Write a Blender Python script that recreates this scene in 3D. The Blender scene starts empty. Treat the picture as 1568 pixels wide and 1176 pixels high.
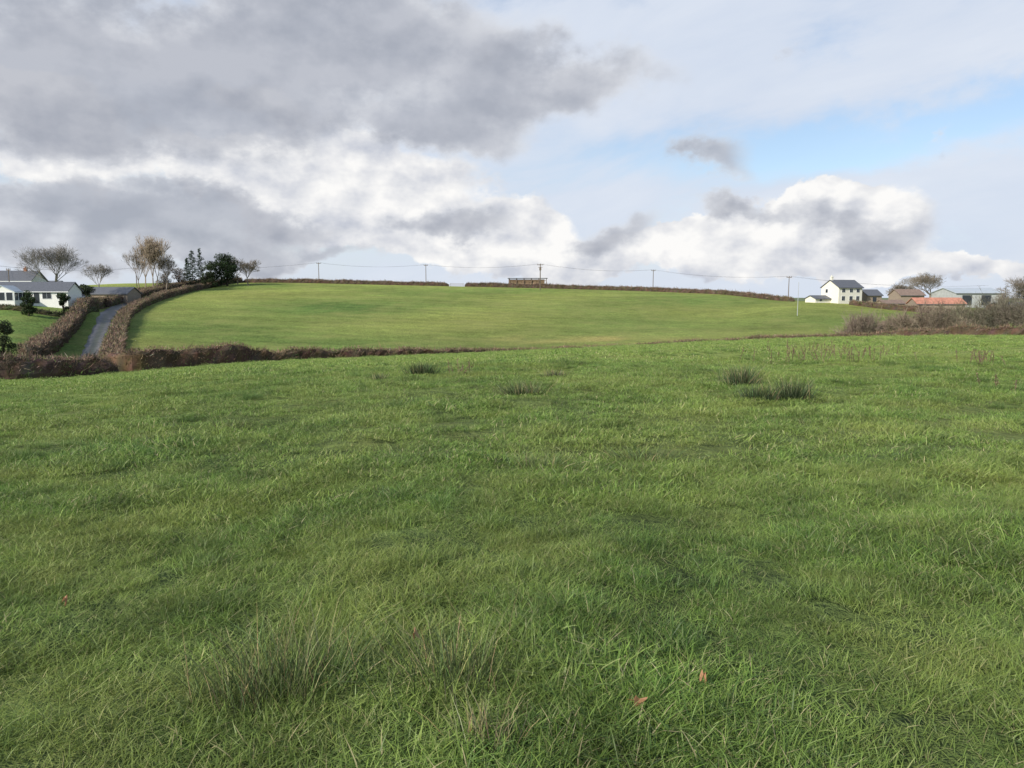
import bpy, math, random
import numpy as np
from mathutils import Vector
random.seed(7); rng=np.random.default_rng(7)
F=1141.0; CU,CV=784.0,588.0; PITCH=math.atan(138/1141.0)
cp,sp=math.cos(PITCH),math.sin(PITCH)
scene=bpy.context.scene

def ray(u,v):
    xc=(u-CU)/F; yc=(CV-v)/F
    return xc, cp+yc*sp, -sp+yc*cp
def slope(u,v):
    x,y,z=ray(u,v); return z/y
def tan_u(u,v=480):
    x,y,z=ray(u,v); return x/y

# ---------------- terrain ----------------
def pchip_slopes(x,y):
    h=np.diff(x); d=np.diff(y,axis=-1)/h
    m=np.zeros_like(y)
    a=d[...,:-1]; b=d[...,1:]
    w1=2*h[1:]+h[:-1]; w2=h[1:]+2*h[:-1]
    ok=(a*b)>0
    aa=np.where(ok,a,1.0); bb=np.where(ok,b,1.0)
    m[...,1:-1]=np.where(ok,(w1+w2)/(w1/aa+w2/bb),0)
    m[...,0]=d[...,0]; m[...,-1]=d[...,-1]
    return m
def pchip1(x,y,q):
    x=np.asarray(x,float); y=np.asarray(y,float); m=pchip_slopes(x,y)
    q=np.clip(q,x[0],x[-1]); i=np.clip(np.searchsorted(x,q)-1,0,len(x)-2)
    h=x[i+1]-x[i]; t=(q-x[i])/h
    return ((2*t**3-3*t**2+1)*y[i]+(t**3-2*t**2+t)*h*m[i]+(-2*t**3+3*t**2)*y[i+1]+(t**3-t**2)*h*m[i+1])

cols={
 -250:([(20,-2.75),(40,-4.95)],[(60,585),(75,590),(95,548),(125,498),(146,468),(200,456),(260,447)]),
 0:([(20,-2.7),(40,-4.9)],[(60,584),(75,588),(95,548),(125,498),(146,467),(200,455),(260,445)]),
 130:([(20,-2.62),(40,-4.7)],[(64,576),(80,574),(105,549),(120,526),(140,494),(152,474),(165,470),(195,461),(240,446),(300,437)]),
 200:([(20,-2.5),(40,-4.5)],[(69,570),(80,569),(97,537),(130,508),(165,482),(200,463),(250,445),(300,434)]),
 400:([(20,-2.25),(40,-3.9)],[(76,556),(88,560),(110,538),(150,499),(200,466),(250,444),(288,433),(320,433)]),
 620:([(20,-2.1),(40,-3.6)],[(78,547),(92,555),(115,535),(155,500),(205,466),(250,447),(288,437),(320,437)]),
 784:([(20,-2.0),(40,-3.25)],[(75,541),(94,551),(120,534),(160,499),(210,467),(250,450),(285,440.5),(320,441)]),
 1100:([(20,-1.95),(40,-2.8)],[(78,526),(100,540),(125,524),(165,497),(210,470),(245,454),(270,450.5),(310,452)]),
 1230:([(20,-1.92),(40,-2.62)],[(82,522),(100,535),(125,520),(160,495),(190,474),(215,463),(250,461),(300,462)]),
 1400:([(20,-1.9),(40,-2.5)],[(85,519),(97,524),(125,514),(160,493),(190,479),(215,470),(260,463),(300,464)]),
 1568:([(20,-1.9),(40,-2.45)],[(85,518),(97,520),(125,513),(160,495),(190,484),(215,476),(260,467),(300,466)]),
 1850:([(20,-1.9),(40,-2.45)],[(85,518),(97,520),(125,513),(160,495),(190,484),(215,476),(260,467),(300,466)]),
}
us=sorted(cols); tcol=np.array([tan_u(u) for u in us])
prof=[]
for u in us:
    near,far=cols[u]
    Y=[0,8]+[p[0] for p in near]+[p[0] for p in far]
    Z=[-1.6,-1.72 if u>500 else -1.9]+[p[1] for p in near]+[p[0]*slope(u,p[1]) for p in far]
    Y+=[420,800,1600,7000]; Z+=[-5,-16,-27,-32]
    prof.append((np.array(Y,float),np.array(Z,float)))
def hY(t,Y):
    t=np.clip(t,tcol[0],tcol[-1])
    V=np.stack([pchip1(a,b,Y) for a,b in prof],-1)
    m=pchip_slopes(tcol,V)
    i=np.clip(np.searchsorted(tcol,t)-1,0,len(tcol)-2)
    h=tcol[i+1]-tcol[i]; s=(t-tcol[i])/h
    r=np.arange(len(t))
    return ((2*s**3-3*s**2+1)*V[r,i]+(s**3-2*s**2+s)*h*m[r,i]+(-2*s**3+3*s**2)*V[r,i+1]+(s**3-s**2)*h*m[r,i+1])
THL=math.atan(tcol[0]); THR=math.atan(tcol[-1])
def H(X,Y):
    X=np.atleast_1d(np.asarray(X,float)); Y=np.atleast_1d(np.asarray(Y,float))
    th=np.arctan2(X,Y); r=np.hypot(X,Y)
    thc=np.clip(th,THL,THR)
    base=hY(np.tan(thc),r*np.cos(thc))
    out=(th>THR)|(th<THL)
    if out.any():
        thp=np.where(th<0,th+2*math.pi,th)
        w=np.clip((thp-THR)/((2*math.pi+THL)-THR),0,1); w=w*w*(3-2*w)
        zr=hY(np.full_like(r,tcol[-1]),r*math.cos(THR)); zl=hY(np.full_like(r,tcol[0]),r*math.cos(THL))
        base=np.where(out,zr*(1-w)+zl*w,base)
    return base
def G(u,Y,dz=0.0):
    t=tan_u(u); X=t*Y
    return Vector((X,Y,float(H(X,Y)[0])+dz))
def hv(u,Y,v):
    """height above ground of something whose top is seen on the line of sight (u,v) at depth Y"""
    return Y*slope(u,v)-G(u,Y).z
def fbm(X,Y,sc,seed=0):
    r=np.random.default_rng(seed); o=np.zeros_like(X)
    for k in range(10):
        a=r.uniform(0,2*math.pi); f=sc*r.uniform(.6,1.9); p=r.uniform(0,6.28)
        o+=np.sin((X*math.cos(a)+Y*math.sin(a))*f+p+1.3*np.sin((X*math.sin(a)-Y*math.cos(a))*f*.7+p*2))
    return o/4.5

# ---------------- materials ----------------
def newmat(name):
    m=bpy.data.materials.new(name); m.use_nodes=True
    nt=m.node_tree; b=nt.nodes["Principled BSDF"]
    return m,nt,b
def simple(name,col,rough=.8,spec=.3,noise=.25,scale=3.0,metal=0):
    m,nt,b=newmat(name)
    b.inputs["Roughness"].default_value=rough; b.inputs["Specular IOR Level"].default_value=spec; b.inputs["Metallic"].default_value=metal
    tc=nt.nodes.new("ShaderNodeTexCoord"); n=nt.nodes.new("ShaderNodeTexNoise")
    n.inputs["Scale"].default_value=scale; n.inputs["Detail"].default_value=5; n.inputs["Roughness"].default_value=.65
    nt.links.new(tc.outputs["Object"],n.inputs["Vector"])
    mr=nt.nodes.new("ShaderNodeMapRange"); mr.inputs[1].default_value=.25; mr.inputs[2].default_value=.75
    mr.inputs[3].default_value=1-noise; mr.inputs[4].default_value=1+noise
    nt.links.new(n.outputs[0],mr.inputs[0])
    vm=nt.nodes.new("ShaderNodeVectorMath"); vm.operation='SCALE'; vm.inputs[0].default_value=col
    nt.links.new(mr.outputs[0],vm.inputs["Scale"]); nt.links.new(vm.outputs[0],b.inputs["Base Color"])
    return m
def colmat(name,rough=.75,spec=.2,trans=0.0,posnoise=0.0,pscale=1.0,yellow=0.0):
    m,nt,b=newmat(name)
    a=nt.nodes.new("ShaderNodeAttribute"); a.attribute_name="col"
    out=a.outputs["Color"]
    L=nt.links.new
    if posnoise>0:
        g=nt.nodes.new("ShaderNodeNewGeometry")
        n=nt.nodes.new("ShaderNodeTexNoise"); n.inputs["Scale"].default_value=pscale; n.inputs["Detail"].default_value=3
        L(g.outputs["Position"],n.inputs["Vector"])
        mr=nt.nodes.new("ShaderNodeMapRange"); mr.inputs[1].default_value=.3; mr.inputs[2].default_value=.7
        mr.inputs[3].default_value=1-posnoise; mr.inputs[4].default_value=1+posnoise; L(n.outputs[0],mr.inputs[0])
        vm=nt.nodes.new("ShaderNodeVectorMath"); vm.operation='SCALE'; L(out,vm.inputs[0]); L(mr.outputs[0],vm.inputs["Scale"]); out=vm.outputs[0]
        if yellow>0:
            n=nt.nodes.new("ShaderNodeTexNoise"); n.inputs["Scale"].default_value=pscale*.4; n.inputs["Detail"].default_value=5
            L(g.outputs["Position"],n.inputs["Vector"])
            mr=nt.nodes.new("ShaderNodeMapRange"); mr.inputs[1].default_value=.40; mr.inputs[2].default_value=.70
            mr.inputs[3].default_value=0; mr.inputs[4].default_value=yellow; L(n.outputs[0],mr.inputs[0])
            mx=nt.nodes.new("ShaderNodeMix"); mx.data_type='RGBA'; L(mr.outputs[0],mx.inputs[0]); L(out,mx.inputs[6]); mx.inputs[7].default_value=(.37,.40,.11,1); out=mx.outputs[2]
    L(out,b.inputs["Base Color"])
    b.inputs["Roughness"].default_value=rough; b.inputs["Specular IOR Level"].default_value=spec
    if trans>0:
        tr=nt.nodes.new("ShaderNodeBsdfTranslucent"); L(out,tr.inputs[0])
        ms=nt.nodes.new("ShaderNodeMixShader"); ms.inputs[0].default_value=trans
        L(b.outputs[0],ms.inputs[1]); L(tr.outputs[0],ms.inputs[2]); L(ms.outputs[0],nt.nodes["Material Output"].inputs[0])
    return m

M_grass=colmat("grass_blades",.5,.4,.3,.34,1.9,yellow=.5)
M_hedge=colmat("hedge_twigs",.9,.1,0,.25,.6)
M_bark=colmat("bark_and_twigs",.9,.1)
M_leaf=colmat("foliage",.8,.15,.15)
M_rush=colmat("rush_stems",.6,.25,.15)

# ---------------- mesh builder ----------------
class MB:
    def __init__(s): s.v=[]; s.f=[]; s.c=[]; s.n=0
    def add(s,v,f,c):
        v=np.asarray(v,float).reshape(-1,3); s.v.append(v)
        c=np.asarray(c,float)
        if c.ndim==1: c=np.tile(c[:3],(len(v),1))
        s.c.append(c)
        if isinstance(f,np.ndarray): s.f.extend((f+s.n).tolist())
        else: s.f.extend([[i+s.n for i in q] for q in f])
        s.n+=len(v)
    def tris(s,P,D,W,c):
        N=len(P); r=rng.normal(size=(N,3)); S=np.cross(D,r); S/=np.linalg.norm(S,axis=1,keepdims=True)+1e-9
        S*=(np.asarray(W)/2).reshape(-1,1)
        v=np.stack([P-S,P+S,P+D],1).reshape(-1,3)
        f=np.arange(3*N).reshape(-1,3)
        c=np.asarray(c,float)
        if c.ndim==2: c=np.repeat(c,3,axis=0)
        s.add(v,f,c)
    def quads(s,P,size,c):
        N=len(P); a=rng.normal(size=(N,3)); a/=np.linalg.norm(a,axis=1,keepdims=True)
        b=np.cross(a,rng.normal(size=(N,3))); b/=np.linalg.norm(b,axis=1,keepdims=True)
        sz=np.asarray(size).reshape(-1,1)/2
        v=np.stack([P-a*sz,P-b*sz*.6,P+a*sz,P+b*sz*.6],1).reshape(-1,3)
        c=np.asarray(c,float)
        if c.ndim==2: c=np.repeat(c,4,axis=0)
        s.add(v,np.arange(4*N).reshape(-1,4),c)
    def tube(s,a,b,ra,rb,c,n=5):
        a=np.array(a,float); b=np.array(b,float); d=b-a; L=np.linalg.norm(d)
        if L<1e-6: return
        d/=L; x=np.cross(d,[0,0,1] if abs(d[2])<.9 else [1,0,0]); x/=np.linalg.norm(x); y=np.cross(d,x)
        an=np.arange(n)*2*math.pi/n
        ring=np.cos(an)[:,None]*x+np.sin(an)[:,None]*y
        v=np.concatenate([a+ring*ra,b+ring*rb])
        s.add(v,[[i,(i+1)%n,n+(i+1)%n,n+i] for i in range(n)]+[list(range(n))[::-1],list(range(n,2*n))],c)
    def box(s,x0,x1,y0,y1,z0,z1,c=(1,1,1)):
        v=[(x0,y0,z0),(x1,y0,z0),(x1,y1,z0),(x0,y1,z0),(x0,y0,z1),(x1,y0,z1),(x1,y1,z1),(x0,y1,z1)]
        s.add(v,[[0,3,2,1],[4,5,6,7],[0,1,5,4],[1,2,6,5],[2,3,7,6],[3,0,4,7]],c)
    def obj(s,name,mat,parent=None,smooth=False,loc=None,link=True):
        me=bpy.data.meshes.new(name)
        V=np.concatenate(s.v) if s.v else np.zeros((0,3))
        me.from_pydata(V.tolist(),[],s.f)
        ca=me.color_attributes.new("col",'FLOAT_COLOR','POINT')
        C=np.ones((len(V),4)); C[:,:3]=np.clip(np.concatenate(s.c),0,1)
        ca.data.foreach_set("color",C.ravel())
        me.materials.append(mat)
        if smooth: me.polygons.foreach_set("use_smooth",[True]*len(me.polygons))
        me.update()
        o=bpy.data.objects.new(name,me)
        if link: scene.collection.objects.link(o)
        if parent: o.parent=parent
        if loc is not None: o.location=loc
        return o
def vary(base,N,amt=.3,hue=.1):
    b=np.tile(np.array(base,float),(N,1)); b*=np.exp(rng.normal(0,amt,(N,1))); b*=1+rng.normal(0,hue,(N,3)); return np.clip(b,0,1)

# ---------------- ground ----------------
def sm(x,a,b):
    t=np.clip((x-a)/(b-a),0,1); return t*t*(3-2*t)
angs=np.concatenate([np.arange(-52,52,.25),np.arange(52,308,2.0)])
rad=np.concatenate([np.geomspace(.4,50,130),np.arange(51.5,330,1.6),np.geomspace(335,6500,50)])
A,R=np.meshgrid(np.radians(angs),rad,indexing='ij')
X=(R*np.sin(A)).ravel(); Y=(R*np.cos(A)).ravel(); r_=R.ravel()
Z=H(X,Y)
def micro(X,Y,r):
    return .03*fbm(X,Y,2.6,1)*(1-sm(r,15,50))+.04*fbm(X,Y,.5,2)*sm(r,5,20)*(1-sm(r,45,75))
Z+=micro(X,Y,r_)
na,nr=len(angs),len(rad)
edge_t=np.array([tan_u(u) for u in (-400,0,130,200,400,620,784,1100,1300,1568,1900)])
edge_Y=np.array([60,62,66,71,79,88,98,108,104,94,92.])
def edgeY(Xa,Ya): return np.interp(Xa/np.maximum(Ya,1e-3),edge_t,edge_Y)
vc=np.zeros((len(X)+1,4)); vc[:,3]=1
dark=np.array([.11,.15,.045]); mid=np.array([.25,.31,.078]); far=np.array([.205,.255,.062])  # dark: near turf, with shade in the gaps between blades painted in
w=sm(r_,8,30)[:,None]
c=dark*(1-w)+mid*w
isfar=sm(Y,edgeY(X,Y)-1,edgeY(X,Y)+2)[:,None]
farc=far*(1+.20*fbm(X,Y,.05,5)[:,None]*np.array([1.5,.8,1]))*(1+.13*fbm(X*.5,Y*1.4,.16,15)[:,None])
ph=Y*.9+X*.12+3*np.sin(X*.018)
farc=farc*(1+.07*np.sin(ph)[:,None]*np.clip(.5+fbm(X,Y,.03,18),0,1.2)[:,None])
farc=farc*(1+.22*sm(Y,215,290)[:,None]*np.array([1.25,1,.8]))
pp=G(905,135); g=np.exp(-(((X-pp.x)/17)**2+((Y-pp.y)/8)**2)); g=g*np.clip(.55+.6*fbm(X,Y,.35,8),0,1)
farc=farc*(1-g[:,None])+np.array([.42,.35,.12])*g[:,None]
leftf=sm(-X/np.maximum(Y,1),.555,.60)[:,None]*sm(Y,80,90)[:,None]
farc=farc*(1-leftf)+np.array([.16,.24,.06])*leftf
c=c*(1-isfar)+farc*isfar
fb=sm(r_,330,800)[:,None]; c=c*(1-fb)+np.array([.13,.17,.10])*fb
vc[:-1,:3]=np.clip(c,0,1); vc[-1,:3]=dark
idx=np.arange(na*nr).reshape(na,nr)
i2=np.roll(idx,-1,axis=0)
faces=np.stack([idx[:,:-1],idx[:,1:],i2[:,1:],i2[:,:-1]],-1).reshape(-1,4).tolist()
ci=na*nr
faces+= [[ci,int(idx[i,0]),int(i2[i,0])] for i in range(na)]
V=np.column_stack([X,Y,Z]); V=np.vstack([V,[0,0,-1.6]])
me=bpy.data.meshes.new("ground"); me.from_pydata(V.tolist(),[],faces)
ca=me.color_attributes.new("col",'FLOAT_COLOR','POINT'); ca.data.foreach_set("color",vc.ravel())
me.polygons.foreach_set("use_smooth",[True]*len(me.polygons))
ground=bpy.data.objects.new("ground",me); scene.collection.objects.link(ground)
m,nt,b=newmat("field_turf"); L=nt.links.new
at=nt.nodes.new("ShaderNodeAttribute"); at.attribute_name="col"; ge=nt.nodes.new("ShaderNodeNewGeometry")
cur=None
for s,lo,hi,d in ((.035,.84,1.16,5),(.35,.78,1.22,5),(2.2,.55,1.45,5)):
    n=nt.nodes.new("ShaderNodeTexNoise"); n.inputs["Scale"].default_value=s; n.inputs["Detail"].default_value=d; n.inputs["Roughness"].default_value=.65; L(ge.outputs["Position"],n.inputs["Vector"])
    mr=nt.nodes.new("ShaderNodeMapRange"); mr.inputs[1].default_value=.3; mr.inputs[2].default_value=.7; mr.inputs[3].default_value=lo; mr.inputs[4].default_value=hi
    L(n.outputs[0],mr.inputs[0])
    if cur is None: cur=mr.outputs[0]
    else:
        mm=nt.nodes.new("ShaderNodeMath"); mm.operation='MULTIPLY'; L(cur,mm.inputs[0]); L(mr.outputs[0],mm.inputs[1]); cur=mm.outputs[0]
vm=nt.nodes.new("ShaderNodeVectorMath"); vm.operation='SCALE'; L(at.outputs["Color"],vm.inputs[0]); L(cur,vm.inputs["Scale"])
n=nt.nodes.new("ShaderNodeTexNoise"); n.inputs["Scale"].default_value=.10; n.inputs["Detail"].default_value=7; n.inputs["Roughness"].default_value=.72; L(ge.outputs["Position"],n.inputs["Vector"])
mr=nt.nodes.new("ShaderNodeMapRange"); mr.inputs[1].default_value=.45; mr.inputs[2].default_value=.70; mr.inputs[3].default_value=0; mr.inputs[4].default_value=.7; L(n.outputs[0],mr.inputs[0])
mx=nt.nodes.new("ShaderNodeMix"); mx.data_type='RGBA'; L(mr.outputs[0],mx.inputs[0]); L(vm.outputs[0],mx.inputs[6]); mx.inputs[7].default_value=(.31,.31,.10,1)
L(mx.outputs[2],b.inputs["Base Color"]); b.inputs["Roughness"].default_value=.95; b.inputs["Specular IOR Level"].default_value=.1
n2=nt.nodes.new("ShaderNodeTexNoise"); n2.inputs["Scale"].default_value=2.0; n2.inputs["Detail"].default_value=6; n2.inputs["Roughness"].default_value=.7; L(ge.outputs["Position"],n2.inputs["Vector"])
bp=nt.nodes.new("ShaderNodeBump"); bp.inputs["Strength"].default_value=.9; bp.inputs["Distance"].default_value=.35; L(n2.outputs[0],bp.inputs["Height"]); L(bp.outputs[0],b.inputs["Normal"])
me.materials.append(m)

# ---------------- grass (instanced patches) ----------------
tmpl=bpy.data.collections.new("grass_patches")
PAL=np.array([[.13,.215,.042],[.175,.27,.055],[.215,.30,.07],[.085,.155,.035],[.27,.31,.115],[.42,.37,.20]])
def patch(name,n,radius,hlo,hhi,w,lean,seed,curl=1.7,gain=1.0,pr=(.25,.28,.21,.12,.105,.035),tint=(1,1,1),spread=1.3):
    r=np.random.default_rng(seed)
    a=r.uniform(0,6.283,n); q=radius*np.sqrt(r.uniform(0,1,n))
    bx,by=q*np.cos(a),q*np.sin(a)
    h=r.uniform(hlo,hhi,n)*(1-.4*(q/radius)**2)*r.choice([.6,1,1,1.2],n)
    th=r.normal(0,spread,n); le=np.abs(r.normal(lean,.38,n))
    dx=np.cos(th)*le*h; dy=np.sin(th)*le*h
    zz=h*np.clip(1-.35*le,.25,1)
    ww=w*r.uniform(.6,1.3,n)
    sa=r.uniform(0,6.283,n); sx,sy=np.cos(sa),np.sin(sa)
    vs=[];cs=[]
    pal=PAL*gain*np.array(tint); pr=np.array(pr); pr=pr/pr.sum()
    pc=pal[r.choice(6,n,p=pr)]*r.uniform(.8,1.25,(n,1))
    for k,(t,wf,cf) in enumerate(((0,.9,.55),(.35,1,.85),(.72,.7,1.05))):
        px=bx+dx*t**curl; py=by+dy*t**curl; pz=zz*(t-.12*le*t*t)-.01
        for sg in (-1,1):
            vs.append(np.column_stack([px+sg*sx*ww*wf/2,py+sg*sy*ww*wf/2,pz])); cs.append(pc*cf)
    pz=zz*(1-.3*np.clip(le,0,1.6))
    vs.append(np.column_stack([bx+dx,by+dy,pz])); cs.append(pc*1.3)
    v=np.stack(vs,1).reshape(-1,3); c=np.stack(cs,1).reshape(-1,3)
    o=np.arange(n)[:,None]*7
    f4=np.concatenate([o+np.array([[0,1,3,2]]),o+np.array([[2,3,5,4]])]); f3=o+np.array([[4,5,6]])
    mb=MB(); mb.add(v,f4.tolist()+f3.tolist(),c)
    ob=mb.obj(name,M_grass,link=False); tmpl.objects.link(ob)
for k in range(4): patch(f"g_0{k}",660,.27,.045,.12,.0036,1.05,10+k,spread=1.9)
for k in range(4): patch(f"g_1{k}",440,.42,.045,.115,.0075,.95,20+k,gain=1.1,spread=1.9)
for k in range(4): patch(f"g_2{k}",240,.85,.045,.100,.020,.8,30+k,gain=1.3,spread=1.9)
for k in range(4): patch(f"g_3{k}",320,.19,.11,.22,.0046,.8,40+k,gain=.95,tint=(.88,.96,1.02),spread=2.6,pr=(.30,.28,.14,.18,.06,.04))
PX=[];PS=[];PR=[];PI=[]
def scatter(n,y0,y1,cls,s0,s1,wide=.85,pad=2.5,clump=False):
    yy=rng.uniform(y0,y1,n*(8 if clump else 3)); mxw=wide*y1+pad; xx=rng.uniform(-mxw,mxw,len(yy))
    ok=np.abs(xx)<wide*np.maximum(yy,0)+pad; xx,yy=xx[ok],yy[ok]
    ok=yy<edgeY(xx,yy)-.6; xx,yy=xx[ok],yy[ok]
    if clump:
        ok=fbm(xx,yy,.55,44)+.5*fbm(xx,yy,2.2,45)>.25; xx,yy=xx[ok],yy[ok]
    xx,yy=xx[:n],yy[:n]
    k=len(xx)
    zz=H(xx,yy)+micro(xx,yy,np.hypot(xx,yy))-.012
    nn=fbm(xx,yy,2.1,3); n2=fbm(xx,yy,.45,4)
    PX.append(np.column_stack([xx,yy,zz]))
    if clump: PS.append(rng.uniform(s0,s1,k))
    else: PS.append(rng.uniform(s0,s1,k)*np.clip(1+.30*nn+.12*n2,.62,1.7))
    rot=2.4*fbm(xx,yy,.8,6)+rng.normal(0,.8,k)
    PR.append(np.column_stack([rng.normal(0,.1,k),rng.normal(0,.1,k),rot]))
    PI.append(cls*4+rng.integers(0,4,k))
scatter(3300,-2.5,7.5,0,.75,1.15)
scatter(5200,6,24,1,.75,1.15)
scatter(8500,20,105,2,.7,1.1,wide=.9)
scatter(170,1.6,9,3,.5,1.0,clump=True)
scatter(420,8,30,3,.65,1.2,clump=True)
scatter(500,25,80,3,.7,1.3,clump=True)
PX=np.concatenate(PX);PS=np.concatenate(PS);PR=np.concatenate(PR);PI=np.concatenate(PI)
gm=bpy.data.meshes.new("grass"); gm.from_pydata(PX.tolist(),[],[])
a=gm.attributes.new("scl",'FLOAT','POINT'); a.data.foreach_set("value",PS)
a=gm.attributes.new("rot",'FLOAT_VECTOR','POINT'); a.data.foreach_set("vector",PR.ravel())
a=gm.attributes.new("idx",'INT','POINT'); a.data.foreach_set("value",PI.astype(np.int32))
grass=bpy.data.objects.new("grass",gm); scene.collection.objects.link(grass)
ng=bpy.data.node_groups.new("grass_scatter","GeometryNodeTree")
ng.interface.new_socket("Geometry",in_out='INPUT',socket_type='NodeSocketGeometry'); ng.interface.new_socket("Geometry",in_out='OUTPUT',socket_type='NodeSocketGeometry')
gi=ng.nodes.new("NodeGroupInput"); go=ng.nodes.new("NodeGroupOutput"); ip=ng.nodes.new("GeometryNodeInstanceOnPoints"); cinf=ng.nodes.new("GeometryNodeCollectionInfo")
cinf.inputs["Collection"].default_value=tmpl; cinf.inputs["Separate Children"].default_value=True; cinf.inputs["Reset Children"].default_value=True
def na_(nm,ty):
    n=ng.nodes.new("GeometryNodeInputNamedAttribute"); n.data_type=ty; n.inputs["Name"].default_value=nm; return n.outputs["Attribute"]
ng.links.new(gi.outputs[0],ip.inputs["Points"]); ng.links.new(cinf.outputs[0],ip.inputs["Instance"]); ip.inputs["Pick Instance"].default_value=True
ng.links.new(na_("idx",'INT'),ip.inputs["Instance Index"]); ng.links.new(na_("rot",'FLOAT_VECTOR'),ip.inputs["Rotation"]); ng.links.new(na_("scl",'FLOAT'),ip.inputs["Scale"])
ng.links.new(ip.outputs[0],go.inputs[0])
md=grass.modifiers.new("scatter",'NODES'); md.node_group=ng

# ---------------- hedges ----------------
BROWN=(.19,.135,.095)
def hedge(name,pts,w,h,dens=60,tw=.06,tl=.32,base=BROWN,green=.14,step=.6,hvar=.14):
    P=np.array([[tan_u(u)*y,y] for u,y in pts]); d=np.r_[0,np.cumsum(np.linalg.norm(np.diff(P,axis=0),axis=1))]
    n=max(3,int(d[-1]/step)); s=np.linspace(0,d[-1],n)
    x=pchip1(d,P[:,0],s); y=pchip1(d,P[:,1],s); z=H(x,y)
    hh=np.interp(s,d,h) if hasattr(h,'__len__') else np.full(n,float(h))
    nz=fbm(s,s*.3,.5,int(abs(P[0,0])*7)%97)+.6*fbm(s,s*.7,2.2,5)
    hh=hh*(1+hvar*nz)
    endd=np.minimum(s,d[-1]-s); tp=.35+.65*np.sqrt(np.clip(endd/1.8,0,1)); hh=hh*tp; wv=w*tp*(1+.1*fbm(s,s,.8,33))
    tx=np.gradient(x); ty=np.gradient(y); l=np.hypot(tx,ty); nx,ny=-ty/l,tx/l
    mb=MB()
    sec=[(-.5,-.1),(-.52,.35),(-.46,.8),(-.3,.97),(0,1),(.3,.97),(.46,.8),(.52,.35),(.5,-.1)]
    K=len(sec); V=np.zeros((n,K,3))
    for k,(a,bz) in enumerate(sec):
        off=a*wv*.8+rng.normal(0,.06,n)*w; V[:,k,0]=x+nx*off; V[:,k,1]=y+ny*off; V[:,k,2]=z+bz*hh*.86+rng.normal(0,.04,n)
    f=[]
    for i in range(n-1):
        for k in range(K-1): f.append([i*K+k,i*K+k+1,(i+1)*K+k+1,(i+1)*K+k])
    f.append(list(range(K))); f.append([(n-1)*K+k for k in range(K)][::-1])
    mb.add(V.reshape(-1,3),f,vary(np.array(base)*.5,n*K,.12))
    N=int(d[-1]*dens)
    si=rng.uniform(0,n-1.001,N); i=si.astype(int); fr=si-i
    lerp=lambda a:a[i]*(1-fr)+a[np.minimum(i+1,n-1)]*fr
    X,Y_,Z_,NX,NY,HH,WW=map(lerp,(x,y,z,nx,ny,hh,wv))
    side=rng.uniform(0,1,N)
    top=side<.45
    a=np.where(top,rng.uniform(-.48,.48,N),np.where(side<.725,-1,1)*rng.uniform(.34,.5,N))
    zf=np.where(top,rng.uniform(.78,.94,N),rng.uniform(.02,.92,N))
    Pb=np.column_stack([X+NX*a*WW,Y_+NY*a*WW,Z_+zf*HH])
    D=np.column_stack([NX*a*.9+rng.normal(0,.45,N),NY*a*.9+rng.normal(0,.45,N),np.where(top,.9,.5)+rng.normal(0,.3,N)])
    D/=np.linalg.norm(D,axis=1,keepdims=True); D*=(tl*np.exp(rng.normal(0,.45,N)))[:,None]*np.where(top,.75,1)[:,None]
    c=vary(base,N,.25,.06); c*=(.7+.42*zf)[:,None]  # twigs paler towards the top: light from above put into the colour
    gsel=rng.uniform(0,1,N)<green*np.where(zf<.4,3.5,.8)*np.clip(1+1.2*fbm(X,Y_,.25,71),.1,3); c[gsel]=vary((.12,.155,.055),gsel.sum(),.25)
    ps=rng.uniform(0,1,N)<.08; c[ps]=vary((.27,.22,.16),ps.sum(),.2)
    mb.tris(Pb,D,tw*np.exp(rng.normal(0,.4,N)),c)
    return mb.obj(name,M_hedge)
hedge("hedgerow",[(-260,58),(-120,60),(0,61),(90,64),(174,67)],2.0,[2.5,2.5,2.4,2.25,1.9],420,.036,.32,base=(.185,.125,.10))
hedge("hedgerow",[(146,74),(200,73),(260,76),(330,79),(400,83),(500,88),(620,93),(784,103),(960,111),(1100,114),(1210,112),(1320,107),(1440,99),(1568,95),(1750,93)],1.7,[2.7,2.6,2.45,2.3,2.15,2.0,1.8,1.05,.9,1.2,1.6,1.6,1.75,1.9,1.9],210,.05,.34,base=(.20,.14,.095))
hedge("lane_hedge",[(160,78),(166,88),(172,100),(179,120),(186,140),(196,162),(222,190),(262,222),(312,256),(372,290)],2.2,[2.0,1.9,1.8,1.8,1.8,1.8,1.9,2,2,1.8],160,.065,.4)
hedge("lane_hedge",[(35,92),(62,103),(86,118),(112,136),(138,158),(166,184),(205,212),(262,248),(330,286)],2.4,[2.3,2.4,2.4,2.4,2.3,2.1,2.0,2,2],160,.065,.42)
hedge("hedgerow",[(374,289),(480,291),(580,291),(688,289)],1.4,1.6,60,.11,.45)
hedge("hedgerow",[(712,289),(784,288),(880,286),(1000,279),(1110,262),(1215,228)],1.4,[1.7,1.7,1.8,1.7,1.6,1.5],60,.11,.45)
hedge("hedgerow",[(1300,208),(1350,200),(1420,192),(1480,186),(1600,182)],1.6,[1.5,1.4,1.5,1.6,1.6],80,.09,.4,green=.3)
hedge("garden_hedge",[(-120,138),(0,139),(60,140),(118,144),(150,154)],1.2,.9,80,.09,.3,base=(.11,.11,.06),green=.4)
hedge("hedgerow",[(120,198),(170,215),(225,240),(290,275)],1.6,1.7,60,.1,.36,green=.25)

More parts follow.
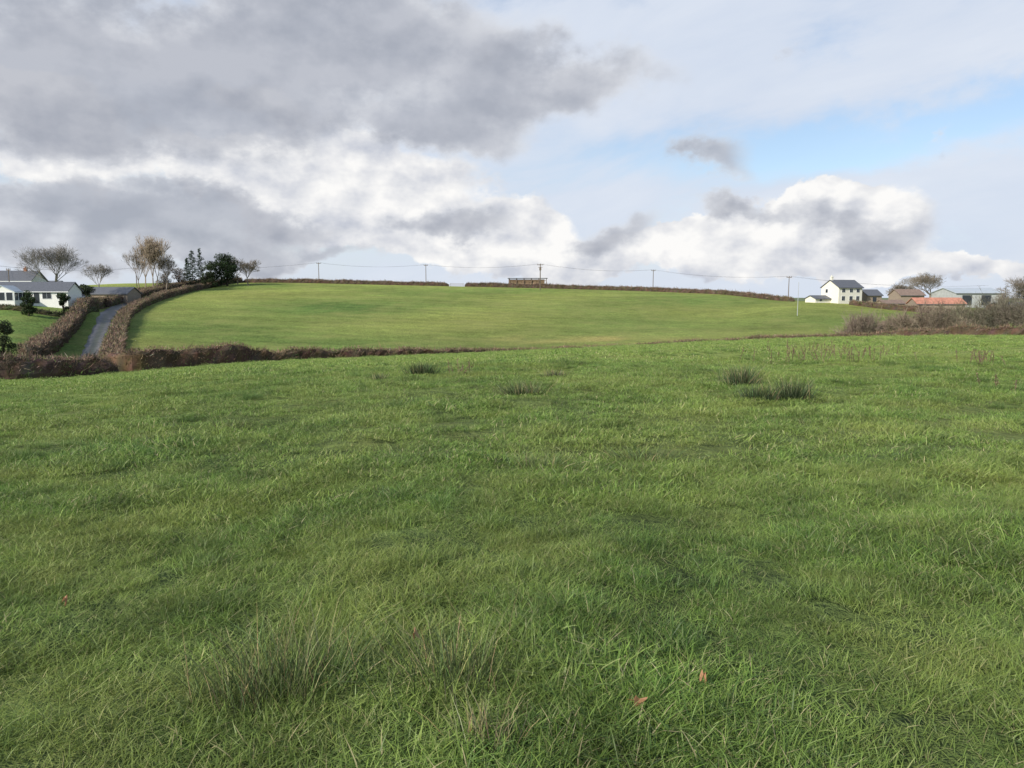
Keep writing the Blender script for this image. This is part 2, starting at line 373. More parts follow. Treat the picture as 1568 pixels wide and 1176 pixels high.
# ---------------- lane ----------------
pts=[(118,90),(126,100),(136,112),(147,126),(158,142),(168,160),(182,184),(215,208),(262,238),(322,272)]
P=np.array([[tan_u(u)*y,y] for u,y in pts]); d=np.r_[0,np.cumsum(np.linalg.norm(np.diff(P,axis=0),axis=1))]
s=np.linspace(0,d[-1],260); x=pchip1(d,P[:,0],s); y=pchip1(d,P[:,1],s); tx=np.gradient(x);ty=np.gradient(y);l=np.hypot(tx,ty);nx,ny=-ty/l,tx/l
def strip(name,offs,mat,dz,cs):
    mb=MB(); K=len(offs); V=np.zeros((260,K,3)); C=np.zeros((260,K,3))
    wob=.22*fbm(s,s*.3,.6,9)
    for k,o in enumerate(offs):
        oo=o+wob*(abs(o)>1.15); V[:,k,0]=x+nx*oo; V[:,k,1]=y+ny*oo; V[:,k,2]=H(x+nx*oo,y+ny*oo)+dz[k]; C[:,k]=cs[k]
    f=[[i*K+k,i*K+k+1,(i+1)*K+k+1,(i+1)*K+k] for i in range(259) for k in range(K-1)]
    mb.add(V.reshape(-1,3),f,C.reshape(-1,3)); return mb.obj(name,mat,smooth=True)
M_lane=colmat("worn_asphalt",.5,.45,0,.4,.9)
strip("lane",[-1.25,-.85,-.2,.2,.85,1.25],M_lane,[.02,.1,.11,.11,.1,.02],[(.10,.10,.06),(.125,.12,.12),(.06,.065,.045),(.06,.065,.045),(.125,.12,.125),(.10,.10,.06)])

# ---------------- trees ----------------
def bare_tree(name,u,Y,vt,spread,col=(.19,.16,.13),lev=5,up=.55,trunk=.22,seed=0,twig=.03,tz=-.2,leaf=None,nleaf=0,stems=1,kids=(3,4),wpx=None):
    r=random.Random(seed); mb=MB(); base=G(u,Y,tz); tips=[]; h=hv(u,Y,vt)
    def grow(p,d,L,rad,k):
        segs=2 if k>1 else 1
        for sgm in range(segs):
            d=(d+Vector((r.gauss(0,.12),r.gauss(0,.12),r.gauss(.05,.08)))).normalized()
            q=p+d*L/segs; r2=max(twig*.6,rad*(.82 if segs==2 else .6))
            mb.tube(p,q,rad,r2,np.array(col)*r.uniform(.75,1.25),5 if k>2 else 3)
            if segs==2 and sgm==0 and k<lev:
                side(q,d,L,r2,k)
            p,rad=q,r2
        tips.append(p)
        if k>0:
            for _ in range(r.randint(*kids)): side(p,d,L,rad,k)
    def side(p,d,L,rad,k):
        if k<=0: return
        a=Vector((r.gauss(0,1),r.gauss(0,1),r.gauss(.25,.5))).normalized()
        nd=(d*up+a*(1-up)*1.25); nd.x*=spread; nd.y*=spread; nd.normalize()
        grow(p,nd,L*r.uniform(.62,.86),max(twig,rad*.62),k-1)
    for sidx in range(stems):
        off=Vector((r.gauss(0,.9),r.gauss(0,.5),0)) if stems>1 else Vector((0,0,0))
        grow(Vector((0,0,0))+off,Vector((r.gauss(0,.06),r.gauss(0,.06),1)).normalized(),h*.25,trunk,lev)
    V=np.concatenate(mb.v); zt=np.percentile(V[:,2],99.5); k=h/zt; kx=k
    if wpx:
        wid=np.percentile(V[:,0],98)-np.percentile(V[:,0],2); kx=wpx*Y/F/wid
    sc=np.array([kx,kx,k])
    mb.v=[v*sc for v in mb.v]
    if leaf is not None and nleaf:
        T=np.array([t[:] for t in tips])*sc; T=T[T[:,2]>h*.15]; sel=T[rng.integers(0,len(T),nleaf)]+rng.normal(0,.28,(nleaf,3))
        mb.quads(sel,rng.uniform(.12,.3,nleaf),vary(leaf,nleaf,.35))
    return mb.obj(name,M_bark,loc=base)
GREY=(.21,.19,.17)
bare_tree("bare_tree",92,185,375,1.0,seed=33,lev=6,tz=-.3,twig=.012,trunk=.34,up=.66,wpx=66,kids=(3,4),col=GREY)
bare_tree("bare_tree",158,222,403,1.0,seed=5,lev=5,wpx=34,kids=(4,4),twig=.016,up=.62,col=GREY)
bare_tree("poplar_tree",236,238,361,.7,col=(.29,.23,.17),seed=8,lev=5,up=.70,stems=3,leaf=(.38,.29,.19),nleaf=1700,twig=.03,wpx=40,kids=(3,4))
bare_tree("bare_tree",216,240,383,.8,seed=12,lev=5,col=(.24,.20,.16),up=.68,wpx=26,kids=(4,4),twig=.018)
bare_tree("bare_tree",256,240,390,.9,seed=9,lev=5,col=(.25,.205,.16),up=.66,wpx=30,kids=(4,4),twig=.018)
bare_tree("bare_tree",382,268,397,1.0,seed=14,lev=5,wpx=28,kids=(4,4),twig=.018,up=.6)
bare_tree("bare_tree",366,275,394,1.0,seed=15,lev=5,wpx=26,twig=.02)
bare_tree("bare_tree",1424,238,417,1.0,seed=41,lev=6,col=(.23,.195,.15),twig=.012,trunk=.28,up=.64,wpx=46,kids=(3,4))
bare_tree("bare_tree",1374,232,434,1.0,seed=22,lev=5,col=(.21,.18,.14),wpx=34,kids=(4,4),twig=.018)
bare_tree("bare_tree",1400,250,441,1.0,seed=25,lev=5,wpx=24,twig=.02)
bare_tree("bare_tree",1566,150,422,1.0,seed=23,lev=6,twig=.014,col=(.20,.17,.14),up=.62,wpx=56)
bare_tree("bare_tree",1540,172,444,1.0,seed=24,lev=5,col=(.20,.17,.14),wpx=28,kids=(4,4),twig=.018)

def conifer(name,u,Y,vt,w,seed):
    r=np.random.default_rng(seed); mb=MB(); base=G(u,Y,-.2); h=hv(u,Y,vt)
    mb.tube((0,0,0),(0,0,h),.16,.02,(.05,.04,.03))
    for k in range(46):
        z=h*(.08+.9*k/46); L=w*.5*(1-z/h)**.8*r.uniform(.5,1.35)+.15
        for _ in range(4):
            a=r.uniform(0,6.28); tip=np.array([math.cos(a)*L,math.sin(a)*L,z-.1*L+r.normal(0,.1)])
            mb.tube((0,0,z),tip,.03,.01,(.04,.035,.02),3)
            n=16; t=r.uniform(.15,1,n)[:,None]; P=np.array([0,0,z])*(1-t)+tip*t+r.normal(0,.07,(n,3))
            D=np.tile(tip-np.array([0,0,z]),(n,1))*.25+r.normal(0,.16,(n,3)); mb.tris(P,D,.13,vary((.035,.06,.03),n,.4))
    return mb.obj(name,M_leaf,loc=base)
conifer("conifer_tree",298,262,381,5.5,1); conifer("conifer_tree",310,266,378,5,2); conifer("conifer_tree",290,268,393,4.8,3)

def leafy(name,u,Y,vt,w,col,seed,n=5000,dens=9,leaf=.28,tz=-.1,low=.1):
    r=np.random.default_rng(seed); mb=MB(); base=G(u,Y,tz); h=hv(u,Y,vt)
    mb.tube((0,0,-.1),(0,0,h*.5),w*.035,w*.02,(.06,.045,.035),6)
    C=[]
    for k in range(dens):
        a=r.uniform(0,6.28); z=h*r.uniform(low+.1,.88); q=w*.36*r.uniform(.1,1)*math.sqrt(max(.1,1-((z/h-.4)/.6)**2))
        c=np.array([q*math.cos(a),q*math.sin(a),z]); R=w*r.uniform(.12,.22); C.append((c,R))
        mb.tube((0,0,h*.3),c,w*.015,.015,(.06,.045,.035),4)
    per=n//dens
    for c,R in C:
        P=r.normal(size=(per,3)); P/=np.linalg.norm(P,axis=1,keepdims=True); P*=(R*r.uniform(.3,1.15,per)**.6)[:,None]; P[:,2]*=.85
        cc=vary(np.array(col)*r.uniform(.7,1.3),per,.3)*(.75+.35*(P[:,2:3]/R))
        P=P+c; P[:,2]=np.maximum(P[:,2],.05)
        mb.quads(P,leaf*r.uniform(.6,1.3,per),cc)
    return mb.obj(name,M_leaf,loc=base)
leafy("evergreen_tree",350,266,385,11,(.04,.065,.028),4,10000,34,.4,low=.0)
leafy("evergreen_tree",328,262,399,8,(.045,.065,.028),5,5000,18,.35,low=.0)
leafy("shrub",316,256,404,5,(.07,.09,.04),6,2500,9)
leafy("shrub",276,258,408,7,(.14,.11,.08),7,2500,12)
leafy("shrub",254,250,414,7,(.15,.12,.085),17,2500,12)
leafy("evergreen_shrub",44,136,443,3.5,(.05,.075,.03),8,4500,18,.2,low=0)
leafy("evergreen_shrub",98,138,443,2.8,(.045,.065,.028),9,4000,15,.2,low=0)
leafy("evergreen_shrub",134,160,432,4.4,(.05,.065,.035),10,4500,18,.26,low=0)
leafy("evergreen_shrub",0,88,487,3.8,(.055,.07,.035),11,9000,30,.16,low=-.1)
leafy("shrub",160,172,455,4,(.12,.09,.06),12,2000,8,.22)

def scrub(name,u,Y,h,w,n,seed,col=(.15,.10,.08)):
    r=np.random.default_rng(seed); mb=MB(); base=G(u,Y,-.1)
    for _ in range(n):
        p=np.array([r.normal(0,w*.22),r.normal(0,w*.18),0]); lean=np.array([p[0]*.5+r.normal(0,.5),p[1]*.5+r.normal(0,.5),h*r.uniform(.45,1.05)*math.exp(-(p[0]/(w*.5))**2)])
        q=p+lean; c=np.array(col)*r.uniform(.6,1.5)*(1,r.uniform(.93,1.12),1); mb.tube(p,q,.03,.012,c,3)
        for j in range(14):
            t=r.uniform(.2,.95); b0=p*(1-t)+q*t; dv=lean/np.linalg.norm(lean)*.5+r.normal(0,.45,3); dv[2]=abs(dv[2]); b1=b0+dv*h*.3
            mb.tube(b0,b1,.018,.01,c*1.1,3)
            P=b0+(b1-b0)*r.uniform(.2,1,(6,1)); mb.tris(P,dv*.5+r.normal(0,.25,(6,3)),.04,c*1.2)
    return mb.obj(name,M_bark,loc=base)
scrub("bramble_scrub",1322,114,4.2,4.5,100,1,(.18,.14,.11))
scrub("bramble_scrub",1385,118,3.6,9,150,2,(.19,.15,.11))
scrub("bramble_scrub",1425,116,4.7,9,180,3,(.17,.135,.10))
scrub("bramble_scrub",1480,120,4.8,10,190,4,(.14,.13,.085))
scrub("bramble_scrub",1530,116,5.8,9,200,5,(.13,.115,.085))
scrub("bramble_scrub",1580,112,6.2,9,200,6,(.13,.11,.085))
leafy("shrub",1455,118,487,4.5,(.09,.10,.05),31,2500,10,.16)
leafy("shrub",1520,114,480,5,(.10,.09,.055),32,2500,10,.16)

# ---------------- buildings ----------------
M_white=simple("white_render",(.80,.79,.74),.85,.2,.05,1.5); M_slate=simple("slate_roof",(.12,.125,.14),.6,.4,.3,4)
M_cream=simple("cream_render",(.76,.72,.62),.85,.2,.08,1.5)
M_dark=simple("dark_glass",(.03,.035,.045),.15,.6,.2,1); M_frame=simple("white_frame",(.8,.8,.8),.5,.4,.02)
M_stone=simple("rubble_stone",(.30,.24,.185),.95,.1,.4,5); M_rust=simple("red_corrugated_iron",(.48,.22,.15),.8,.2,.4,1.2)
M_metal=simple("grey_metal_cladding",(.46,.50,.53),.5,.4,.08,.8); M_wood=simple("weathered_wood",(.20,.145,.105),.9,.1,.35,4)
M_gwall=simple("grey_barn_wall",(.42,.43,.42),.8,.2,.2,.8)
M_brick=simple("brick",(.28,.13,.08),.9,.2,.25,8); M_pole=simple("creosoted_pole",(.16,.125,.095),.9,.2,.3,5)
M_hay=simple("hay",(.27,.19,.12),.95,.1,.4,3); M_galv=simple("galvanised_steel",(.38,.39,.40),.55,.4,.1,3)
M_broof=simple("brown_roof",(.24,.175,.14),.85,.2,.3,2)
def empty(name,loc,yaw=0):
    e=bpy.data.objects.new(name,None); scene.collection.objects.link(e); e.location=loc; e.rotation_euler=(0,0,math.radians(yaw)); return e
def boxes(name,lst,mat,par):
    mb=MB()
    for q in lst: mb.box(*q)
    return mb.obj(name,mat,par)
def building(name,u,Y,yaw,Lx,W,hw,hr,wall,roof,wins=(),doors=(),chim=(),over=.3,dz=0,gwins=()):
    e=empty(name,G(u,Y,dz),yaw); x=Lx/2; y=W/2
    mb=MB()
    v=[(-x,-y,-1),(x,-y,-1),(x,y,-1),(-x,y,-1),(-x,-y,hw),(x,-y,hw),(x,y,hw),(-x,y,hw),(-x,0,hw+hr),(x,0,hw+hr)]
    mb.add(v,[[0,1,5,4],[2,3,7,6],[1,2,6,9,5],[3,0,4,8,7]],(1,1,1)); mb.obj("walls",wall,e)
    mb=MB(); th=.16; sl=hr/y; ye=y+over; ze=hw-over*sl
    for sg in (-1,1):
        v=[(-x-over,sg*ye,ze+.02),(x+over,sg*ye,ze+.02),(x+over,0,hw+hr+.02),(-x-over,0,hw+hr+.02)]
        v+=[(a,b_,c_+th) for a,b_,c_ in v]
        mb.add(v,[[0,1,2,3],[4,5,6,7],[0,1,5,4],[1,2,6,5],[2,3,7,6],[3,0,4,7]],(1,1,1))
    mb.obj("roof",roof,e)
    fr=[];gl=[]
    for (wx,wz,ww,wh) in wins:
        fr.append((wx-ww/2-.08,wx+ww/2+.08,-y-.05,-y+.02,wz-.08,wz+wh+.08)); gl.append((wx-ww/2,wx-.03,-y-.07,-y-.03,wz,wz+wh)); gl.append((wx+.03,wx+ww/2,-y-.07,-y-.03,wz,wz+wh))
    for (wy,wz,ww,wh) in gwins:
        fr.append((-x-.05,-x+.02,wy-ww/2-.08,wy+ww/2+.08,wz-.08,wz+wh+.08)); gl.append((-x-.07,-x-.03,wy-ww/2,wy+ww/2,wz,wz+wh))
    if fr: boxes("window_frames",fr,M_frame,e); boxes("window_glass",gl,M_dark,e)
    if doors: boxes("doors",[(dx-dw/2,dx+dw/2,-y-.06,-y+.03,0,dh) for dx,dw,dh in doors],M_dark,e)
    for k,(cx,ch,m_) in enumerate(chim):
        boxes("chimney",[(cx-.35,cx+.35,-.3,.3,hw+hr-.5,hw+hr+ch),(cx-.42,cx+.42,-.37,.37,hw+hr+ch,hw+hr+ch+.12),(cx-.12,cx+.12,-.12,.12,hw+hr+ch+.12,hw+hr+ch+.5)],m_,e)
    boxes("gutter",[(-x-over,x+over,-ye-.1,-ye-.003,ze-.08,ze+.06)],M_frame if wall is M_white else M_slate,e)
    return e
building("white_bungalow",62,152,8,13.5,6.6,2.4,1.7,M_white,M_slate,wins=[(-4.2,.9,1.7,1.2),(-1,.9,1.5,1.2),(2.9,.9,1.6,1.2),(5.3,.9,1,1.2)],doors=[(1.0,.95,2.1)],dz=.4)
building("conservatory",14,147,98,4.5,4.5,2.3,1.1,M_white,M_metal,wins=[(-1.5,.7,1.2,1.5),(0,.7,1.2,1.5),(1.5,.7,1.2,1.5)],gwins=[(-1.4,.7,1.1,1.5),(0,.7,1.1,1.5),(1.4,.7,1.1,1.5)],over=.15,dz=.2)
building("white_garage",114,158,96,5.2,3.8,2.2,1.1,M_white,M_slate,gwins=[(0,.1,2.3,1.9)],dz=.1)
building("slate_roofed_house",12,185,4,16,7,3.8,2.3,M_white,M_slate,wins=[(-3,1,1.4,1.2),(2,1,1.4,1.2)],chim=[(-2,.9,M_brick),(5,.7,M_brick)],dz=.6)
building("slate_roofed_outbuilding",76,195,-8,8,5,2.6,1.6,M_stone,M_slate,wins=[(0,.9,1.2,1)],dz=.4)
building("stone_barn",172,200,-6,13,6,2.2,1.6,M_stone,M_slate,doors=[(2,2,1.8)],dz=-.1)
building("cream_farmhouse",1287,216,21,8.6,6.6,4.5,2.0,M_cream,M_slate,wins=[(-2.6,.8,1.1,1.2),(0.2,.8,1.1,1.2),(2.7,.8,1.1,1.2),(-2.6,3.1,1.1,1),(0.2,3.1,1.1,1),(2.7,3.1,1.1,1)],gwins=[(1.2,3.0,.8,1)],chim=[(-3.9,.9,M_cream)])
building("cream_lean_to",1252,215,21,5.8,4.0,1.1,.8,M_cream,M_slate,wins=[(-1,.4,.8,.6)])
building("stone_outbuilding",1329,221,12,4.8,5,2.6,1.5,M_stone,M_slate,doors=[(0,1.2,2)])
building("stone_barn",1386,226,6,7.5,6,3.0,1.6,M_stone,M_broof,doors=[(1,2.2,2.4)])
building("red_roofed_shed",1432,198,-4,12,6,1.9,1.4,M_stone,M_rust,doors=[(-3,2,1)],dz=.2)
building("long_stone_shed",1362,207,5,6,4,1.2,.8,M_stone,M_broof,dz=-.1)
building("metal_barn",1478,232,4,15,12,3.6,1.5,M_gwall,M_metal,doors=[(-4,3,3),(2,3,3)],dz=.5)
building("open_barn",1548,196,0,9,7,2.2,.9,M_wood,M_slate,doors=[(-2,3,2),(2,3,2)])
e=empty("hay_shelter",G(808,296),-3)
boxes("posts",[(x-.12,x+.12,yy-.12,yy+.12,-1,3.7) for x in np.linspace(-7.3,7.3,6) for yy in (-2.3,2.3)],M_wood,e)
boxes("roof",[(-7.8,7.8,-2.9,2.9,3.7,3.92)],M_slate,e)
mb=MB()
for lay in range(3):
    for k in range(9):
        x0=-7+k*1.52; mb.box(x0,x0+1.42+random.uniform(0,.06),-1.9+random.uniform(-.12,.1),1.9,-.2+lay*1.2,.95+lay*1.2)
mb.obj("hay_bales",M_hay,e)
boxes("side_rails",[(-7.4,7.4,-2.52,-2.44,z,z+.16) for z in (1.0,1.6,2.8)],M_wood,e)
e=empty("field_gate",G(700,289),0)
boxes("bars",[(-2.4,2.4,-.03,.03,z,z+.08) for z in (.2,.5,.8,1.1)]+[(-2.5,-2.4,-.06,.06,0,1.3),(2.4,2.5,-.06,.06,0,1.3)],M_wood,e)

# ---------------- poles and wires ----------------
def pole(name,u,Y,h,cross=1.6,mat=M_pole,r=.15,dz=0,yaw=0,big=False):
    mb=MB(); mb.tube((0,0,-.5),(0,0,h),r,r*.7,(1,1,1),8)
    if cross: mb.box(-cross/2,cross/2,-.07,.07,h-.45,h-.27)
    for sx in ((-cross*.45,0,cross*.45) if cross else (0,)):
        mb.tube((sx,0,h-.27 if cross else h),(sx,0,h+.08),.06,.045,(1,1,1),6)
    if big:
        mb.box(-.35,.35,-.5,-.12,h-2.3,h-1.3); mb.box(-.8,.8,-.05,.05,h-1.25,h-1.12)
    g=G(u,Y,dz); o=mb.obj(name,mat,loc=g); o.rotation_euler=(0,0,math.radians(yaw)); return g+Vector((0,0,h-.1))
tops=[pole("utility_pole",-40,175,hv(-40,175,402)),pole("utility_pole",212,238,hv(212,238,410)),pole("utility_pole",490,296,hv(490,296,402)),pole("utility_pole",653,300,hv(653,300,405)),pole("utility_pole",827,268,hv(827,268,404),2.2,big=True,r=.2),
      pole("utility_pole",999,285,hv(999,285,413)),pole("utility_pole",1206,240,hv(1206,240,423))]
pole("telegraph_pole",1221,176,hv(1221,176,432),0,M_galv,.08)
pole("telegraph_pole",18,170,hv(18,170,411),.9,r=.11)
def wire(a,b,sag,off,mb):
    n=16; o=Vector(off)
    pts=[a.lerp(b,i/n)+o-Vector((0,0,sag*4*(i/n)*(1-i/n))) for i in range(n+1)]
    for i in range(n): mb.tube(pts[i],pts[i+1],.018,.018,(1,1,1),3)
M_wire=simple("wire",(.07,.07,.07),.6,.3,.05)
mb=MB()
for a_,b_ in list(zip(tops[:-1],tops[1:]))+[(tops[-1],tops[-1]+Vector((60,-5,-3)))]:
    for off in ((-.6,0,.1),(.6,0,.1)): wire(a_,b_,1.3,off,mb)
mb.obj("overhead_wires",M_wire)

# ---------------- rushes, weeds, leaves ----------------
def rush(u,Y,w,h,n,col,seed,name="rush_tuft",brown=.15,sp_=.22):
    r=np.random.default_rng(seed); mb=MB(); base=G(u,Y)
    p=np.column_stack([r.normal(0,w*.25,n),r.normal(0,min(w*.2,.3),n),np.zeros(n)])
    hh=h*r.uniform(.4,1.1,n); d=np.column_stack([p[:,0]*.5+r.normal(0,sp_,n)*hh,p[:,1]*.5+r.normal(0,sp_,n)*hh,hh])
    wd=max(.0032,Y*.0006)
    c=vary(col,n,.35); k=r.uniform(0,1,n)<brown; c[k]=vary((.32,.26,.14),k.sum(),.25)
    S=np.column_stack([np.cos(r.uniform(0,3.14,n)),np.sin(r.uniform(0,3.14,n)),np.zeros(n)])*wd/2
    m_=p+d*.55+np.column_stack([d[:,0]*-.12,d[:,1]*-.12,np.zeros(n)])
    v=np.stack([p-S,p+S,m_-S*.8,m_+S*.8,p+d],1).reshape(-1,3); o=np.arange(n)[:,None]*5
    cc=np.stack([c*.5,c*.5,c,c,c*1.2+np.array([.04,.03,.01])],1).reshape(-1,3)
    mb.add(v,(o+np.array([[0,1,3,2]])).tolist()+(o+np.array([[2,3,4]])).tolist(),cc)
    return mb.obj(name,M_rush,loc=base)
DG=(.065,.095,.04)
rush(646,18.5,.62,.36,560,DG,1,brown=.08,sp_=.32); rush(803,13.5,.8,.28,330,(.10,.13,.055),2,sp_=.38); rush(1138,15,.62,.44,480,(.08,.115,.05),3,sp_=.3)
rush(1168,12.6,.6,.30,440,DG,4,brown=.1,sp_=.33); rush(1220,12.8,.6,.38,520,DG,5,brown=.1,sp_=.3)
G2=(.12,.16,.058)
rush(430,3.05,.6,.36,400,G2,6,brown=.2,sp_=.32); rush(350,2.95,.38,.26,170,G2,16,brown=.2,sp_=.35); rush(690,3.0,.5,.33,260,G2,7,brown=.24,sp_=.32); rush(740,2.55,.22,.20,100,(.24,.24,.12),8,brown=.4,sp_=.4)
rush(850,17,.5,.2,170,(.12,.135,.07),9); rush(580,17.5,.35,.2,110,(.12,.14,.07),10)
rush(345,11,.7,.16,200,(.13,.16,.06),21,sp_=.5); rush(830,7.2,.6,.15,260,(.14,.18,.07),22,sp_=.5); rush(990,7.6,.7,.14,240,(.14,.18,.07),23,sp_=.5)
def dock(u,Y,h,n,w,seed):
    r=np.random.default_rng(seed); mb=MB(); 
    for _ in range(n):
        p=np.array([r.normal(0,w*.3),r.normal(0,.4),0]); q=p+np.array([r.normal(0,.08),r.normal(0,.08),h*r.uniform(.5,1)])
        c=np.array((.17,.12,.08))*r.uniform(.7,1.3); mb.tube(p,q,.008,.006,c,3)
        P=p+(q-p)*r.uniform(.3,1,(20,1))+r.normal(0,.02,(20,3)); mb.quads(P,r.uniform(.02,.045,20),vary((.19,.13,.085),20,.3))
    return mb.obj("dead_dock_stems",M_rush,loc=G(u,Y))
dock(712,19,.4,9,.6,1); dock(1285,21,.48,28,3.2,2); dock(1512,20,.45,18,1,3); dock(1265,26,.5,18,2.5,4); dock(1330,24,.4,14,2,5); dock(1215,24,.4,8,1,6); dock(1540,14,.3,4,.6,7)
def leaf(u,Y,s,seed):
    r=random.Random(seed); mb=MB(); n=10
    v=[(0,0,.012)]+[(s*math.cos(a)*(1 if math.cos(a)<0 else 1.25),s*.62*math.sin(a)*(.85+.15*math.cos(3*a)),.02*math.sin(a*2+seed)*1.5) for a in [i*2*math.pi/n for i in range(n)]]
    mb.add(v,[[0,1+i,1+(i+1)%n] for i in range(n)],(.42,.22,.12)); mb.tube((-s,0,0),(-s*1.8,.01,-.01),.0015,.001,(.3,.14,.06),3)
    g=G(u,Y,.075); o=mb.obj("fallen_leaf",M_rush,loc=g); o.rotation_euler=(r.uniform(.1,.5),r.uniform(-.3,.3),r.uniform(0,6)); return o
leaf(628,3.3,.022,1); leaf(990,2.72,.024,2); leaf(1095,2.9,.014,3); leaf(66,3.9,.02,4)

# ---------------- sun, world ----------------
sd=Vector((-.62,-.62,0)).normalized(); EL=math.radians(30)
S=Vector((sd.x*math.cos(EL),sd.y*math.cos(EL),math.sin(EL)))
ld=bpy.data.lights.new("sun",'SUN'); ld.energy=4.8; ld.angle=math.radians(.6); ld.color=(1,.94,.84)
lo=bpy.data.objects.new("sun",ld); scene.collection.objects.link(lo); lo.rotation_euler=S.to_track_quat('Z','Y').to_euler()
wd=bpy.data.worlds.new("World"); scene.world=wd; wd.use_nodes=True; nt=wd.node_tree; nt.nodes.clear(); L=nt.links.new
try: wd.cycles.sampling_method='NONE'
except Exception as ex: print(ex)
def M(op,a,b=None,c=None,clamp=False):
    n=nt.nodes.new("ShaderNodeMath"); n.operation=op; n.use_clamp=clamp
    for k,x in enumerate((a,b,c)):
        if x is None: continue
        if isinstance(x,(int,float)): n.inputs[k].default_value=x
        else: L(x,n.inputs[k])
    return n.outputs[0]
def MR(x,a,b,c=0,d=1,smooth=True):
    n=nt.nodes.new("ShaderNodeMapRange"); n.interpolation_type='SMOOTHSTEP' if smooth else 'LINEAR'
    L(x,n.inputs[0]); n.inputs[1].default_value=a;n.inputs[2].default_value=b;n.inputs[3].default_value=c;n.inputs[4].default_value=d; return n.outputs[0]
def MIX(f,a,b):
    n=nt.nodes.new("ShaderNodeMix"); n.data_type='RGBA'
    if isinstance(f,float): n.inputs[0].default_value=f
    else: L(f,n.inputs[0])
    for k,x in ((6,a),(7,b)):
        if isinstance(x,tuple): n.inputs[k].default_value=(*x,1)
        else: L(x,n.inputs[k])
    return n.outputs[2]
tc=nt.nodes.new("ShaderNodeTexCoord"); sx=nt.nodes.new("ShaderNodeSeparateXYZ"); L(tc.outputs["Generated"],sx.inputs[0])
az=M('ARCTAN2',sx.outputs[0],sx.outputs[1]); el=M('ARCSINE',sx.outputs[2])
def vec(a,b,c=0.0):
    n=nt.nodes.new("ShaderNodeCombineXYZ")
    for k,x in enumerate((a,b,c)):
        if isinstance(x,(int,float)): n.inputs[k].default_value=x
        else: L(x,n.inputs[k])
    return n.outputs[0]
def noise(v,s,d=8,r=.55,out=0,dist=0):
    n=nt.nodes.new("ShaderNodeTexNoise"); L(v,n.inputs["Vector"]); n.inputs["Scale"].default_value=s; n.inputs["Detail"].default_value=d; n.inputs["Roughness"].default_value=r; n.inputs["Distortion"].default_value=dist
    return n.outputs[out]
V0=vec(az,M('MULTIPLY',el,1.4),1.3)
wn=nt.nodes.new("ShaderNodeSeparateColor"); L(noise(V0,8.5,6,.58,1),wn.inputs[0])
wa=M('ADD',az,M('MULTIPLY',M('SUBTRACT',wn.outputs[0],.5),.16)); we=M('ADD',el,M('MULTIPLY',M('SUBTRACT',wn.outputs[1],.5),.13))
def blobs(lst):
    acc=None
    for u,v,ru,rv,w in lst:
        x,y,z=ray(u,v); a=math.atan2(x,y); e=math.asin(z/math.sqrt(x*x+y*y+z*z))
        dx=M('MULTIPLY',M('SUBTRACT',wa,a),F/ru); dy=M('MULTIPLY',M('SUBTRACT',we,e),F/rv)
        q=M('MULTIPLY_ADD',dx,dx,M('MULTIPLY',dy,dy)); g=M('MULTIPLY',M('EXPONENT',M('MULTIPLY',q,-1.0)),w)
        acc=g if acc is None else M('ADD',acc,g)
    return acc
sky=nt.nodes.new("ShaderNodeTexSky"); sky.sky_type='NISHITA'; sky.sun_disc=False; sky.sun_elevation=EL; sky.sun_rotation=math.atan2(S.x,S.y); sky.air_density=1.0; sky.dust_density=.5; sky.ozone_density=2.0
bg0=nt.nodes.new("ShaderNodeBackground"); L(sky.outputs[0],bg0.inputs[0]); bg0.inputs[1].default_value=.145
N1=noise(V0,8.5,9,.56); N2=noise(vec(M('ADD',az,.012),M('MULTIPLY',M('SUBTRACT',el,.020),1.4),1.3),8.5,4,.52)
NS=noise(vec(M('MULTIPLY',M('ADD',az,M('MULTIPLY',el,.8)),1.0),M('MULTIPLY',M('SUBTRACT',el,M('MULTIPLY',az,.25)),3.6),4.0),3.2,8,.58,0,.3)
lit=M('MULTIPLY_ADD',M('SUBTRACT',N2,N1),4.2,.62,clamp=True)
Vb=blobs([(1350,70,420,95,.95),(800,40,420,80,.85),(1050,190,260,50,.4),(560,200,260,90,.75),(200,60,260,90,.7),(1000,300,500,60,.5),(1480,310,260,60,.5),(1250,225,200,35,-.4),(1290,75,60,30,-.5),(600,150,110,28,-.3),(1480,180,160,28,-.35)])
hz=MR(el,-.02,.2,1.0,0)
va=MR(M('ADD',M('ADD',M('MULTIPLY',M('SUBTRACT',NS,.5),1.7),Vb),hz),.02,.95,.22,.97)
Wb=blobs([(50,255,95,40,1.1),(90,172,70,32,1.1),(330,262,120,42,.8),(430,265,130,40,1.1),(590,290,120,60,1.25),(610,370,140,38,1.1),(380,160,80,24,.5),(815,350,62,48,1.5),(880,390,110,28,1.1),(765,395,80,22,.9),(1180,385,150,30,1.2),(1250,298,85,30,1.1),(1180,340,80,34,.9),(1350,330,80,34,.8),(1490,400,120,19,1.1),(1030,395,120,26,.95),(1330,400,100,22,.8),(480,330,120,40,.6)])
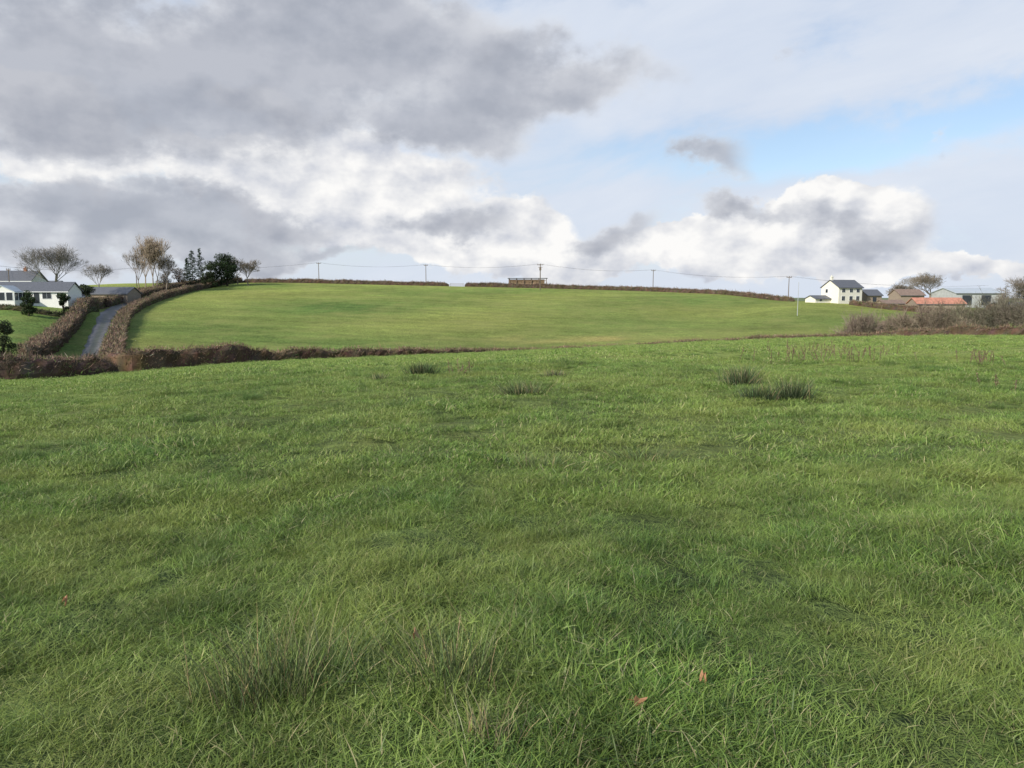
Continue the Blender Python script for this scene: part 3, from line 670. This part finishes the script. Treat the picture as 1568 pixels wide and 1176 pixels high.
wd_=M('ADD',Wb,M('MULTIPLY',M('SUBTRACT',N1,.5),2.6)); wal=MR(wd_,.34,.62)
Gb=blobs([(110,80,330,70,.95),(190,140,190,60,.75),(430,50,240,75,.9),(650,30,180,45,.55),(170,220,170,34,.85),(90,325,200,36,.9),(270,335,170,34,.85),(420,350,120,26,.65),(150,392,300,26,.8),(880,100,190,40,.75),(800,150,130,38,.8),(725,205,80,38,.85),(560,110,90,28,.6),(705,340,90,27,1.15),(945,358,60,28,.95),(1130,325,105,20,.95),(1330,352,85,28,.9),(1095,225,55,30,.8),(1110,270,45,22,.6),(610,185,75,24,.8),(450,402,170,16,.55),(420,190,90,32,.8)])
gd=M('ADD',Gb,M('MULTIPLY',M('SUBTRACT',N1,.5),1.75)); gal=MR(gd,.24,.8)
veilc=MIX(NS,(.56,.65,.81),(.82,.86,.93))
whitec=MIX(lit,(.57,.60,.68),(.98,.97,.955))
greyc=MIX(MR(gd,.25,1.25),MIX(lit,(.56,.59,.66),(.76,.775,.81)),MIX(lit,(.38,.405,.47),(.50,.52,.58)))
def bgc(c):
    n=nt.nodes.new("ShaderNodeBackground"); L(c,n.inputs[0]); return n.outputs[0]
def ms(f,a,b):
    n=nt.nodes.new("ShaderNodeMixShader"); L(f,n.inputs[0]); L(a,n.inputs[1]); L(b,n.inputs[2]); return n.outputs[0]
o=ms(va,bg0.outputs[0],bgc(veilc)); o=ms(wal,o,bgc(whitec)); o=ms(M('MULTIPLY',gal,.92),o,bgc(greyc))
wo=nt.nodes.new("ShaderNodeOutputWorld"); L(o,wo.inputs[0])

# ---------------- camera ----------------
cd=bpy.data.cameras.new("camera"); cd.sensor_width=36; cd.lens=36*F/1568; cd.clip_end=20000; cd.clip_start=.05
co=bpy.data.objects.new("camera",cd); scene.collection.objects.link(co); co.location=(0,0,0); co.rotation_euler=(math.pi/2-PITCH,0,0)
scene.camera=co
scene.view_settings.view_transform='Standard'; scene.view_settings.look='None'; scene.view_settings.exposure=0
